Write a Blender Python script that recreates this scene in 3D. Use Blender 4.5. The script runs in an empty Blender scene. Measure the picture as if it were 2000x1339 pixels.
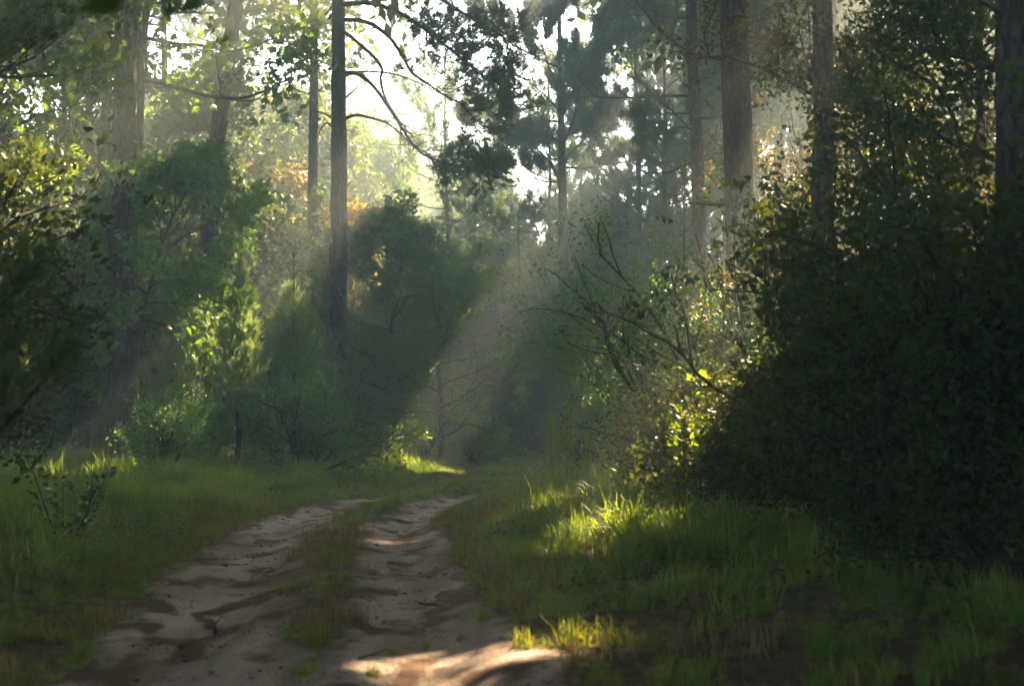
import bpy, math, random
import numpy as np
from mathutils import Vector

# ------------------------------------------------------------------ camera, sky, sun, exposure
sc = bpy.context.scene
COL = sc.collection
FPX = 2778.0
CAMH = 1.7
PITCH = math.atan(130.5 / FPX)
cd = bpy.data.cameras.new("camera")
cam = bpy.data.objects.new("camera", cd)
COL.objects.link(cam)
cam.location = (0, 0, CAMH)
cam.rotation_euler = (math.pi / 2 + PITCH, 0, 0)
cd.sensor_width = 36
cd.lens = 50
cd.clip_end = 1500
cd.dof.use_dof = True
cd.dof.focus_distance = 36
cd.dof.aperture_fstop = 1.9
sc.camera = cam

SUN_AZ, SUN_EL = math.radians(27), math.radians(38)
S = np.array([math.sin(SUN_AZ) * math.cos(SUN_EL), math.cos(SUN_AZ) * math.cos(SUN_EL), math.sin(SUN_EL)])
w = bpy.data.worlds.new("World")
sc.world = w
w.use_nodes = True
nt = w.node_tree
sky = nt.nodes.new("ShaderNodeTexSky")
sky.sky_type = 'NISHITA'
sky.sun_disc = False
sky.sun_elevation = SUN_EL
sky.sun_rotation = SUN_AZ
sky.air_density = 1.0
sky.dust_density = 1.0
sky.ozone_density = 1.0
bg = nt.nodes["Background"]
bg.inputs[1].default_value = 0.05
nt.links.new(sky.outputs[0], bg.inputs[0])
sl = bpy.data.lights.new("sun", 'SUN')
sl.energy = 5.0
sl.angle = math.radians(0.5)
sl.color = (1.0, 0.76, 0.44)
so = bpy.data.objects.new("sun", sl)
COL.objects.link(so)
so.rotation_euler = Vector(-S).to_track_quat('-Z', 'Y').to_euler()
vs = sc.view_settings
vs.view_transform = 'Standard'
vs.look = 'None'
vs.gamma = 1
vs.use_curve_mapping = False
vs.exposure = 3.9
cy = sc.cycles
cy.max_bounces = 6
cy.diffuse_bounces = 3
cy.glossy_bounces = 1
cy.transmission_bounces = 3
cy.transparent_max_bounces = 4
cy.volume_bounces = 1
cy.sample_clamp_indirect = 4
cy.sample_clamp_direct = 12
cy.use_denoising = True

HAZE = 0.006

# ------------------------------------------------------------------ helpers
rng = np.random.default_rng(11)
random.seed(5)


def ray(px, py):
    x = (px - 1000) / FPX
    z = (669.5 - py) / FPX
    c, s = math.cos(PITCH), math.sin(PITCH)
    return np.array([x, c - z * s, s + z * c])


def P(px, py, Y):
    """the point on the plane y = Y seen at a photo pixel"""
    d = ray(px, py)
    return np.array([0, 0, CAMH]) + d * (Y / d[1])


def G(px, py):
    d = ray(px, py)
    return np.array([0, 0, CAMH]) + d * (-CAMH / d[2])


def smooth(a, b, x):
    t = np.clip((x - a) / (b - a), 0, 1)
    return t * t * (3 - 2 * t)


_tab = np.random.default_rng(3).random((256, 256))


def vnoise(x, y):
    xi = np.floor(x).astype(int)
    yi = np.floor(y).astype(int)
    fx = x - xi
    fy = y - yi
    fx = fx * fx * (3 - 2 * fx)
    fy = fy * fy * (3 - 2 * fy)
    g = lambda i, j: _tab[i & 255, j & 255]
    return (g(xi, yi) * (1 - fx) + g(xi + 1, yi) * fx) * (1 - fy) + (g(xi, yi + 1) * (1 - fx) + g(xi + 1, yi + 1) * fx) * fy


def fbm(x, y, o=4):
    s = 0
    a = .5
    for i in range(o):
        s = s + a * vnoise(x * 2 ** i + 17.3 * i, y * 2 ** i + 5.1 * i)
        a *= .5
    return s


YS = np.array([-60, 0, 9.4, 11.8, 17.5, 22, 25.5, 30, 36, 47, 60, 80, 160])
LX = np.array([-1.9, -1.9, -2.1, -2.5, -3.15, -3.45, -3.2, -2.55, -1.6, -.7, -.3, .6, 4])
RX = np.array([-.3, -.3, -.5, -.7, -1.35, -1.7, -1.5, -.95, .0, .9, 1.3, 2.2, 5.6])
_yy = np.linspace(-60, 160, 1101)
_k = np.ones(15) / 15
LXs = np.convolve(np.pad(np.interp(_yy, YS, LX), 7, 'edge'), _k, 'valid')
RXs = np.convolve(np.pad(np.interp(_yy, YS, RX), 7, 'edge'), _k, 'valid')
lx = lambda y: np.interp(y, _yy, LXs)
rx = lambda y: np.interp(y, _yy, RXs)


def sandmask(x, y):
    """1 in the bare ruts, 0 on grass"""
    n = (fbm(x * 2.3, y * 1.1) - .47) * 1.3 + (fbm(x * 9 + 40, y * 7) - .47) * 1.2
    wl = np.interp(y, [0, 12, 20, 27, 30], [.72, .66, .62, .42, .1])
    wr = np.interp(y, [0, 10, 14, 22, 29, 33], [.75, .66, .60, .5, .42, .05])
    dl = np.abs(x - lx(y)) / wl
    dr = np.abs(x - rx(y)) / wr
    m = np.minimum(dl, dr) + n * .55
    # by the camera the whole track is bare
    near = smooth(11.0, 8.8, y) * smooth(1.5, .7, np.abs(x + .75))
    m = m - near * .9
    s = smooth(1.3, .7, m)
    return s * smooth(32, 28, y)


def height(x, y):
    dl = np.abs(x - lx(y))
    dr = np.abs(x - rx(y))
    d = np.minimum(dl, dr)
    rut = -.10 * np.exp(-(d / .45) ** 2)
    mid = (lx(y) + rx(y)) / 2
    off = np.abs(x - mid)
    verge = .22 * smooth(1.7, 5, off)
    n = (fbm(x * .35, y * .35) - .47) * .22 * smooth(1.4, 4, off)
    n2 = (fbm(x * 1.6, y * .25) - .47) * .03 + (fbm(x * 8, y * 2) - .47) * .008
    far = (fbm(x * .05 + 9, y * .05) - .45) * 1.5 * smooth(12, 60, off)
    return rut + verge + n + n2 + far


def tag(o, label=None, cat=None, group=None, kind=None):
    if label: o['label'] = label
    if cat: o['category'] = cat
    if group: o['group'] = group
    if kind: o['kind'] = kind
    return o


def mesh_from(name, V, F, mat, attrs=None, smoothf=False):
    V = np.asarray(V, dtype=np.float32)
    F = np.asarray(F, dtype=np.int32)
    m = bpy.data.meshes.new(name)
    k = F.shape[1]
    m.vertices.add(len(V))
    m.vertices.foreach_set('co', V.ravel())
    m.loops.add(F.size)
    m.loops.foreach_set('vertex_index', F.ravel())
    m.polygons.add(len(F))
    m.polygons.foreach_set('loop_start', np.arange(len(F), dtype=np.int32) * k)
    if smoothf:
        m.polygons.foreach_set('use_smooth', np.ones(len(F), dtype=bool))
    m.update(calc_edges=True)
    if attrs:
        for an, (dom, a) in attrs.items():
            at = m.attributes.new(an, 'FLOAT', dom)
            at.data.foreach_set('value', np.asarray(a, dtype=np.float32))
    if mat: m.materials.append(mat)
    return m


def obj(name, mesh, parent=None):
    o = bpy.data.objects.new(name, mesh)
    COL.objects.link(o)
    if parent: o.parent = parent
    return o


def empty(name, loc, rz=0, sc_=1.0):
    o = bpy.data.objects.new(name, None)
    COL.objects.link(o)
    o.location = loc
    o.rotation_euler = (0, 0, rz)
    o.scale = (sc_, sc_, sc_)
    o.empty_display_size = .2
    return o


class Tubes:
    """collects tapered tubes as quads"""

    def __init__(self):
        self.V = []
        self.F = []
        self.n = 0

    def add(self, pts, rad, sides=6, rough=0.0, seed=0, cap=True):
        pts = np.asarray(pts, float)
        rad = np.asarray(rad, float)
        k = len(pts)
        t = np.gradient(pts, axis=0)
        t /= np.linalg.norm(t, axis=1)[:, None] + 1e-9
        ref = np.array([1., 0, 0]) if abs(t[0][0]) < .8 else np.array([0, 1., 0])
        u = np.cross(t, ref)
        u /= np.linalg.norm(u, axis=1)[:, None] + 1e-9
        v = np.cross(t, u)
        a = np.arange(sides) * 2 * math.pi / sides
        R = rad[:, None] * np.ones((k, sides))
        if rough:
            r = np.random.default_rng(seed)
            R = R * (1 + rough * (r.random((k, sides)) - .5) + rough * (r.random((1, sides)) - .5))
        V = pts[:, None, :] + R[:, :, None] * (np.cos(a)[None, :, None] * u[:, None, :] + np.sin(a)[None, :, None] * v[:, None, :])
        i = np.arange(k - 1)[:, None] * sides
        j = np.arange(sides)[None, :]
        j2 = (j + 1) % sides
        F = np.stack([i + j, i + j2, i + sides + j2, i + sides + j], -1).reshape(-1, 4) + self.n
        self.V.append(V.reshape(-1, 3))
        self.F.append(F)
        self.n += k * sides

    def mesh(self, name, mat):
        return mesh_from(name, np.concatenate(self.V), np.concatenate(self.F), mat, smoothf=True)


def curve_pts(p0, d0, L, n, up, wob, r):
    """a wandering branch: starts along d0, bends towards +z by `up`"""
    pts = [np.array(p0, float)]
    d = np.array(d0, float)
    d /= np.linalg.norm(d)
    for i in range(n):
        d = d + np.array([0, 0, up / n]) + (r.random(3) - .5) * wob
        d /= np.linalg.norm(d)
        pts.append(pts[-1] + d * L / n)
    return np.array(pts), d


def rotmats(dirs, r):
    """frames whose z axis is dirs, spun at random"""
    d = dirs / (np.linalg.norm(dirs, axis=1)[:, None] + 1e-9)
    ref = r.normal(size=d.shape)
    u = np.cross(d, ref)
    u /= np.linalg.norm(u, axis=1)[:, None] + 1e-9
    v = np.cross(d, u)
    return np.stack([u, v, d], axis=2)


def scatter(tmpl, pos, dirs, scale, r):
    """template copies -> verts (N,k,3)"""
    tv, tf = tmpl
    R = rotmats(dirs, r)
    V = np.einsum('nij,kj->nki', R, tv) * np.asarray(scale)[:, None, None] + pos[:, None, :]
    return V


def scattered_mesh(name, tmpl, V, rnd, mat):
    tv, tf = tmpl
    n, k = V.shape[:2]
    F = (tf[None] + (np.arange(n) * k)[:, None, None]).reshape(-1, 3)
    return mesh_from(name, V.reshape(-1, 3), F, mat, {'rnd': ('FACE', np.repeat(rnd, len(tf)))})


# leaf and needle templates; z is the direction of growth
def t_leaf(wd=.42, fold=.12):
    v = np.array([[0, 0, 0], [wd / 2, fold, .45], [-wd / 2, fold, .45], [0, .0, .5], [0, -.05, 1.0]])
    f = np.array([[0, 1, 3], [0, 3, 2], [3, 1, 4], [2, 3, 4]])
    return v, f


def t_leaf2(wd=.5, fold=.1):
    return np.array([[0, 0, 0], [wd / 2, fold, .5], [-wd / 2, fold, .5], [0, -.03, 1.0]]), np.array([[0, 1, 3], [0, 3, 2]])


def t_star():
    pts = [(0, 0)]
    ang = [-75, -37, 0, 37, 75]
    ln = [.55, .85, 1.0, .85, .55]
    ring = []
    for i, (a, l) in enumerate(zip(ang, ln)):
        a = math.radians(a)
        ring.append((l * math.sin(a), .25 + .75 * l * math.cos(a)))
        if i < 4:
            b = math.radians((ang[i] + ang[i + 1]) / 2)
            ring.append((.36 * math.sin(b), .25 + .30 * math.cos(b)))
    v = [(0, 0, .12)] + [(x, .10 * abs(x) - .12 * max(0, z - .5), z) for x, z in ring]
    f = [(0, i, i + 1) for i in range(1, len(ring))]
    return np.array(v, float), np.array(f)


def t_spray(nl, seed, spread=.55, ls=.34):
    """a twig end of several leaves"""
    r = np.random.default_rng(seed)
    lv, lf = t_leaf2(.55)
    pos = np.stack([(r.random(nl) - .5) * spread * 1.5, (r.random(nl) - .5) * spread, r.random(nl) * .8], 1)
    d = r.normal(size=(nl, 3)) * .8 + np.array([0, 0, .5])
    V = scatter((lv, lf), pos, d, ls * (.7 + .6 * r.random(nl)), r)
    F = (lf[None] + (np.arange(nl) * len(lv))[:, None, None]).reshape(-1, 3)
    return V.reshape(-1, 3), F


def t_tuft(nn, seed, wd=.03, open_=.9, ln=1.0):
    """a brush of pine needles"""
    r = np.random.default_rng(seed)
    V = []
    F = []
    for i in range(nn):
        b = np.array([0, 0, r.random() * .45])
        th = r.random() * 2 * math.pi
        o = open_ * (.35 + .65 * r.random())
        d = np.array([math.cos(th) * o, math.sin(th) * o, 1.0 - .25 * o])
        d /= np.linalg.norm(d)
        L = ln * (.7 + .4 * r.random())
        s = np.cross(d, r.normal(size=3))
        s /= np.linalg.norm(s)
        V += [b - s * wd, b + s * wd, b + d * L + np.array([0, 0, -.06])]
        F.append([3 * i, 3 * i + 1, 3 * i + 2])
    return np.array(V), np.array(F)


def t_blades(nb, seed, hgt=1.0, wd=.02, lean=.5, base=.3):
    r = np.random.default_rng(seed)
    V = []
    F = []
    for i in range(nb):
        b = np.array([(r.random() - .5) * base * 2, (r.random() - .5) * base * 2, -.05])
        th = r.random() * 2 * math.pi
        o = lean * r.random()
        h = hgt * (.45 + .55 * r.random())
        out = np.array([math.cos(th), math.sin(th), 0])
        s = np.array([-math.sin(th + r.normal() * .6), math.cos(th + r.normal() * .6), 0]) * wd
        m = b + out * o * .35 * h + np.array([0, 0, h * .6])
        e = b + out * o * 1.1 * h + np.array([0, 0, h * (1 - .25 * o)])
        n = len(V)
        V += [b - s, b + s, m + s * .8, m - s * .8, e]
        F += [[n, n + 1, n + 2], [n, n + 2, n + 3], [n + 3, n + 2, n + 4]]
    return np.array(V), np.array(F)


# ------------------------------------------------------------------ materials
def new_mat(name):
    m = bpy.data.materials.new(name)
    m.use_nodes = True
    n = m.node_tree.nodes
    n.clear()
    out = n.new('ShaderNodeOutputMaterial')
    return m, n, m.node_tree.links, out


def leaf_mat(name, dark, light, trans, tfac=.45, rough=.5, spec=.35, inst=False):
    m, n, l, out = new_mat(name)
    at = n.new('ShaderNodeAttribute'); at.attribute_name = 'rnd'
    if inst: at.attribute_type = 'INSTANCER'
    oi = n.new('ShaderNodeObjectInfo')
    ramp = n.new('ShaderNodeValToRGB')
    ramp.color_ramp.elements[0].color = (*dark, 1)
    ramp.color_ramp.elements[1].color = (*light, 1)
    l.new(at.outputs['Fac'], ramp.inputs[0])
    hsv = n.new('ShaderNodeHueSaturation')
    mr = n.new('ShaderNodeMapRange'); mr.inputs[3].default_value = .72; mr.inputs[4].default_value = 1.25
    mh = n.new('ShaderNodeMapRange'); mh.inputs[3].default_value = .485; mh.inputs[4].default_value = .515
    l.new(oi.outputs['Random'], mr.inputs[0]); l.new(oi.outputs['Random'], mh.inputs[0])
    l.new(mr.outputs[0], hsv.inputs['Value']); l.new(mh.outputs[0], hsv.inputs['Hue'])
    l.new(ramp.outputs[0], hsv.inputs['Color'])
    pb = n.new('ShaderNodeBsdfPrincipled')
    pb.inputs['Roughness'].default_value = rough
    pb.inputs['Specular IOR Level'].default_value = spec
    l.new(hsv.outputs[0], pb.inputs['Base Color'])
    tr = n.new('ShaderNodeBsdfTranslucent')
    mm = n.new('ShaderNodeMixRGB'); mm.blend_type = 'MULTIPLY'; mm.inputs[0].default_value = 1
    mg = n.new('ShaderNodeGamma'); mg.inputs[1].default_value = .5
    l.new(hsv.outputs[0], mg.inputs[0]); l.new(mg.outputs[0], mm.inputs[1]); mm.inputs[2].default_value = (*trans, 1)
    l.new(mm.outputs[0], tr.inputs[0])
    mx = n.new('ShaderNodeMixShader'); mx.inputs[0].default_value = tfac
    l.new(pb.outputs[0], mx.inputs[1]); l.new(tr.outputs[0], mx.inputs[2])
    l.new(mx.outputs[0], out.inputs[0])
    return m


def bark_mat(name, c0, c1, scale=9., bump=.6):
    m, n, l, out = new_mat(name)
    tc = n.new('ShaderNodeTexCoord')
    mp = n.new('ShaderNodeMapping'); mp.inputs['Scale'].default_value = (scale, scale, scale * .3)
    l.new(tc.outputs['Object'], mp.inputs[0])
    nz = n.new('ShaderNodeTexNoise'); nz.inputs['Scale'].default_value = 1.3; nz.inputs['Detail'].default_value = 6
    l.new(mp.outputs[0], nz.inputs[0])
    add = n.new('ShaderNodeVectorMath'); add.operation = 'MULTIPLY_ADD'
    add.inputs[1].default_value = (.55, .55, .55)
    l.new(nz.outputs['Color'], add.inputs[0]); l.new(mp.outputs[0], add.inputs[2])
    vo = n.new('ShaderNodeTexVoronoi'); vo.feature = 'DISTANCE_TO_EDGE'; vo.inputs['Scale'].default_value = 1.4
    l.new(add.outputs[0], vo.inputs[0])
    rp = n.new('ShaderNodeValToRGB')
    rp.color_ramp.elements[0].color = (c0[0] * .3, c0[1] * .3, c0[2] * .3, 1); rp.color_ramp.elements[1].position = .22
    rp.color_ramp.elements[1].color = (*c0, 1)
    e = rp.color_ramp.elements.new(.8); e.color = (*c1, 1)
    l.new(vo.outputs['Distance'], rp.inputs[0])
    mx = n.new('ShaderNodeMixRGB'); mx.blend_type = 'OVERLAY'; mx.inputs[0].default_value = .6
    n2 = n.new('ShaderNodeTexNoise'); n2.inputs['Scale'].default_value = 3; n2.inputs['Detail'].default_value = 8
    l.new(mp.outputs[0], n2.inputs[0])
    l.new(rp.outputs[0], mx.inputs[1]); l.new(n2.outputs['Fac'], mx.inputs[2])
    pb = n.new('ShaderNodeBsdfPrincipled'); pb.inputs['Roughness'].default_value = .9
    pb.inputs['Specular IOR Level'].default_value = .15
    l.new(mx.outputs[0], pb.inputs['Base Color'])
    bp = n.new('ShaderNodeBump'); bp.inputs['Strength'].default_value = bump; bp.inputs['Distance'].default_value = .05
    sm = n.new('ShaderNodeMath'); sm.operation = 'MINIMUM'; sm.inputs[1].default_value = .3
    l.new(vo.outputs['Distance'], sm.inputs[0]); l.new(sm.outputs[0], bp.inputs['Height'])
    l.new(bp.outputs[0], pb.inputs['Normal'])
    l.new(pb.outputs[0], out.inputs[0])
    return m


M = {}
M['needle'] = leaf_mat('pine_needles', (.028, .062, .022), (.06, .115, .035), (.75, .72, .22), .38, .45, .4)
M['needle_dry'] = leaf_mat('pine_needles_warm', (.05, .07, .02), (.10, .10, .03), (.8, .62, .2), .4, .45, .4)
M['young'] = leaf_mat('young_pine_needles', (.05, .13, .06), (.12, .22, .09), (.95, .9, .3), .4, .45, .4)
M['gum'] = leaf_mat('sweetgum_leaves', (.025, .085, .025), (.06, .15, .035), (.9, .9, .12), .42, .38, .5)
M['canopy'] = leaf_mat('canopy_leaves', (.03, .065, .018), (.07, .11, .028), (.8, .8, .16), .42, .5, .3)
M['dark'] = leaf_mat('shade_dark_leaves', (.010, .030, .010), (.030, .06, .016), (.85, .68, .12), .35, .5, .18)  # leaf colour lowered to stand in for deep shade and dark edges
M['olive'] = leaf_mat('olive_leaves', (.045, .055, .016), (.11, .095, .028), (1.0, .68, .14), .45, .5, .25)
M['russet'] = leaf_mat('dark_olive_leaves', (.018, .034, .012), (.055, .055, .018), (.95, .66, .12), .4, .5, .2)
M['shrub'] = leaf_mat('shrub_leaves', (.04, .11, .045), (.09, .18, .065), (.7, .85, .22), .4, .42, .4)
M['glossy'] = leaf_mat('glossy_leaves', (.02, .05, .02), (.05, .10, .03), (.7, .7, .15), .3, .22, .8)
M['fennel'] = leaf_mat('feathery_green', (.06, .13, .02), (.12, .21, .03), (1.0, 1.0, .12), .5, .5, .3)
M['grass'] = leaf_mat('grass_blades', (.09, .15, .025), (.22, .26, .05), (1.0, .88, .12), .48, .5, .3)
M['drygrass'] = leaf_mat('dry_grass_blades', (.12, .085, .035), (.26, .19, .08), (1.0, .75, .35), .4, .6, .2)
M['litter'] = leaf_mat('fallen_leaves', (.05, .028, .014), (.17, .09, .04), (.8, .45, .2), .2, .7, .2)
for k_, a_ in (('grass', ('field_grass', (.06, .15, .028), (.21, .29, .06), (1.0, .95, .14), .48, .5, .3)),
               ('drygrass', ('field_dry_grass', (.10, .075, .04), (.27, .21, .11), (1.0, .75, .35), .4, .6, .2)),
               ('shrub', ('field_weeds', (.04, .09, .03), (.10, .17, .05), (.8, .85, .2), .4, .42, .4)),
               ('litter', ('field_litter', (.06, .034, .018), (.20, .11, .05), (.8, .45, .2), .2, .7, .2))):
    M['field_' + k_] = leaf_mat(*a_, inst=True)
M['bark'] = bark_mat('pine_bark', (.062, .048, .046), (.135, .108, .102), 6.5, 1.0)
M['bark_far'] = bark_mat('grey_pine_bark', (.08, .068, .062), (.14, .12, .115), 7, .4)
M['twig'] = bark_mat('twig_bark', (.05, .04, .034), (.09, .075, .06), 14, .3)


def ground_mat():
    m, n, l, out = new_mat('sand_and_soil')
    tc = n.new('ShaderNodeTexCoord')
    at = n.new('ShaderNodeAttribute'); at.attribute_name = 'sand'
    def noise(s, d=6, dist=0, vec=None, sc3=None):
        t = n.new('ShaderNodeTexNoise'); t.inputs['Scale'].default_value = s; t.inputs['Detail'].default_value = d
        t.inputs['Distortion'].default_value = dist
        if sc3:
            mp = n.new('ShaderNodeMapping'); mp.inputs['Scale'].default_value = sc3
            l.new(tc.outputs['Object'], mp.inputs[0]); l.new(mp.outputs[0], t.inputs[0])
        else:
            l.new(tc.outputs['Object'], t.inputs[0])
        return t
    def ramp(stops):
        r = n.new('ShaderNodeValToRGB'); e = r.color_ramp.elements
        e[0].position, e[0].color = stops[0][0], (*stops[0][1], 1)
        e[1].position, e[1].color = stops[-1][0], (*stops[-1][1], 1)
        for p, c in stops[1:-1]:
            x = e.new(p); x.color = (*c, 1)
        return r
    # sand: pale with a pink cast, darker streaks along the track, brown needle litter
    n1 = noise(1.0, 9, .3, sc3=(1.5, .28, 1)); r1 = ramp([(.34, (.15, .10, .08)), (.46, (.33, .24, .205)), (.62, (.48, .38, .335))])
    l.new(n1.outputs['Fac'], r1.inputs[0])
    n2 = noise(38, 8); r2 = ramp([(.3, (.55, .55, .55)), (.6, (1.05, 1.05, 1.05))]); l.new(n2.outputs['Fac'], r2.inputs[0])
    mu = n.new('ShaderNodeMixRGB'); mu.blend_type = 'MULTIPLY'; mu.inputs[0].default_value = .75
    l.new(r1.outputs[0], mu.inputs[1]); l.new(r2.outputs[0], mu.inputs[2])
    n3 = noise(2.2, 10, .5, sc3=(1, .45, 1)); r3 = ramp([(.50, (0, 0, 0)), (.60, (1, 1, 1))]); l.new(n3.outputs['Fac'], r3.inputs[0])
    lit = n.new('ShaderNodeMixRGB'); lit.inputs[2].default_value = (.10, .055, .035, 1)
    l.new(r3.outputs[0], lit.inputs[0]); l.new(mu.outputs[0], lit.inputs[1])
    n4 = noise(7, 8); r4 = ramp([(.3, (.03, .022, .014)), (.5, (.07, .05, .028)), (.7, (.11, .085, .045))]); l.new(n4.outputs['Fac'], r4.inputs[0])
    fin = n.new('ShaderNodeMixRGB')
    l.new(at.outputs['Fac'], fin.inputs[0]); l.new(r4.outputs[0], fin.inputs[1]); l.new(lit.outputs[0], fin.inputs[2])
    pb = n.new('ShaderNodeBsdfPrincipled'); pb.inputs['Roughness'].default_value = .9; pb.inputs['Specular IOR Level'].default_value = .15
    l.new(fin.outputs[0], pb.inputs['Base Color'])
    bp = n.new('ShaderNodeBump'); bp.inputs['Strength'].default_value = .6; bp.inputs['Distance'].default_value = .03
    n5 = noise(30, 12, .4, sc3=(1, .4, 1)); l.new(n5.outputs['Fac'], bp.inputs['Height']); l.new(bp.outputs[0], pb.inputs['Normal'])
    l.new(pb.outputs[0], out.inputs[0])
    return m


M['ground'] = ground_mat()

# ------------------------------------------------------------------ ground, track
def grid_mesh(name, xs, ys, zoff, mat):
    X, Y = np.meshgrid(xs, ys)
    Z = height(X, Y) + zoff(X, Y)
    V = np.stack([X, Y, Z], -1).reshape(-1, 3)
    nx, ny = len(xs), len(ys)
    i = np.arange(ny - 1)[:, None] * nx + np.arange(nx - 1)[None, :]
    F = np.stack([i, i + 1, i + nx + 1, i + nx], -1).reshape(-1, 4)
    return mesh_from(name, V, F, mat, {'sand': ('POINT', sandmask(X, Y).ravel())}, True)


X0, X1, Y0, Y1 = -6.0, 3.6, 2.0, 66.0
def under(X, Y):
    inside = smooth(X0 - .3, X0 + .3, X) * smooth(X1 + .3, X1 - .3, X) * smooth(Y0 - .3, Y0 + .3, Y) * smooth(Y1 + .3, Y1 - .3, Y)
    return -.10 * inside
gx = np.unique(np.concatenate([np.linspace(-190, -16, 40), np.linspace(-16, 16, 93), np.linspace(16, 190, 40)]))
gy = np.unique(np.concatenate([np.linspace(-60, 0, 20), np.linspace(0, 70, 201), np.linspace(70, 230, 50)]))
gr = obj('ground', grid_mesh('ground', gx, gy, under, M['ground']))
tag(gr, 'dark soil and needle litter of the forest floor under the grass', 'ground', kind='structure')
def dip(X, Y):
    e = np.minimum(np.minimum(X - X0, X1 - X), np.minimum(Y - Y0, Y1 - Y))
    return -.05 * smooth(.3, 0, e)
rd = obj('dirt_road', grid_mesh('dirt_road', np.linspace(X0, X1, 121), np.concatenate([np.arange(Y0, 30, .10), np.linspace(30, Y1, 120)]), dip, M['ground']))
tag(rd, 'sandy two rut forest track curving away between the grass verges', 'road', kind='structure')


def G(px, py):
    """where a photo pixel's ray meets the uneven ground"""
    d = ray(px, py)
    t = np.linspace(5, 80, 3000)
    q = np.array([0, 0, CAMH])[None] + d[None] * t[:, None]
    hit = np.where(q[:, 2] < height(q[:, 0], q[:, 1]))[0]
    return q[hit[0] if len(hit) else -1]


def gz(x, y):
    return float(height(np.array([x]), np.array([y]))[0])


# ------------------------------------------------------------------ light gaps in the canopy: foliage that would stand in them is left out
GAPS = []
def gap(p, r, t0=1.0, tmax=999, m=.5):
    GAPS.append((np.array(p, float), r, t0, tmax, m))


def gap_mask(c, margin=.1):
    keep = np.ones(len(c), bool)
    for p, r, t0, tm, mm in GAPS:
        r = r + min(margin, mm)
        q = c - p
        t = q @ S
        d2 = (q * q).sum(1) - t * t
        keep &= ~((t > t0) & (t < tm) & (d2 < r * r))
    return keep


for px, py, r in [(818, 917, 1.2), (742, 926, .6), (915, 912, .2), (715, 946, .1), (1165, 995, .45), (1212, 985, .65), (800, 1280, .38), (935, 1275, .3), (690, 1315, .34), (1020, 1322, .34),
                  (1120, 1245, .35), (1215, 1250, .42), (860, 1325, .3), (690, 1030, .25), (770, 1062, .25), (590, 1310, .02), (960, 905, .1)]:
    gap(G(px, py), r, .6, m=.5 if py < 1100 else .2)
for px, py, Y, r, t0 in [(575, 490, 36.5, 1.2, .1), (500, 600, 33.4, 1.1, .1), (745, 515, 46.5, .9, .2), (690, 610, 45.5, .6, .2),
                     (1315, 735, 19.2, .75, .05), (1640, 440, 22.5, 1.3, .2), (1650, 560, 21, .9, .2), (1590, 300, 33, 1.0, .3), (1610, 100, 33, 1.5, .3), (1700, 200, 29, 2, .3), (1850, 120, 24, 1.6, .3), (1800, 330, 24, 1.3, .3), (1850, 480, 15, .3, .5), (130, 335, 27, 1.0, .3), (340, 100, 37, .6, .3), (60, 40, 27, .7, .3),
                     (60, 320, 16, .5, .5), (190, 600, 18, .3, .5), (660, 430, 42, .9, 1), (520, 260, 70, 2.5, 2), (620, 330, 70, 2, 2),
                     (560, 140, 70, 1.2, 2)]:
    gap(P(px, py, Y), r, t0)


# ------------------------------------------------------------------ plant builders
class Proto:
    """one kind of plant: wood mesh(es) plus foliage kept as arrays so that each placed plant can have its light gaps"""

    def __init__(self, kind, wood, tmpl, V, rnd, mat, twigs=None, wname='trunk', lname='crown', woodmat=None):
        self.kind = kind
        self.tm = tmpl
        self.V = V
        self.rnd = rnd
        self.mat = mat
        self.C = V.mean(1)
        self.ext = float(np.median(np.linalg.norm(V[:, :, :].max(1) - V.min(1), axis=1)) * .42)
        self.wood = wood.mesh(kind + '_' + wname, woodmat or M['bark_far']) if wood else None
        self.twigs = twigs.mesh(kind + '_limbs', M['twig']) if twigs and twigs.n else None
        self.leaf = scattered_mesh(kind + '_' + lname, tmpl, V, rnd, mat)
        self.wname, self.lname = wname, lname

    def place(self, x, y, rz=0, s=1.0, label=None, cat=None, group=None, z=None, name=None, sink=.05, gaps=True):
        zz = (gz(x, y) if z is None else z) - sink
        root = empty(name or self.kind, (x, y, zz), rz, s)
        tag(root, label, cat, group)
        if self.wood:
            w_ = obj(self.wname, self.wood, root)
            if self.wname == 'stems': w_['kind'] = 'stuff'
        if self.twigs: obj('limbs', self.twigs, root)['kind'] = 'stuff'
        c, sn = math.cos(rz), math.sin(rz)
        R = np.array([[c, -sn, 0], [sn, c, 0], [0, 0, 1]])
        mesh = self.leaf
        if gaps:
            k = gap_mask((self.C * s) @ R.T + np.array([x, y, zz]), self.ext * s)
            if k.sum() < len(k) * .98:
                mesh = scattered_mesh(self.kind + '_' + self.lname, self.tm, self.V[k], self.rnd[k], self.mat)
        o = obj(self.lname, mesh, root)
        o['kind'] = 'stuff'
        return root


def clumpy(n, r):
    return np.clip(r.normal(.5, .22, n), 0, 1)


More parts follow.
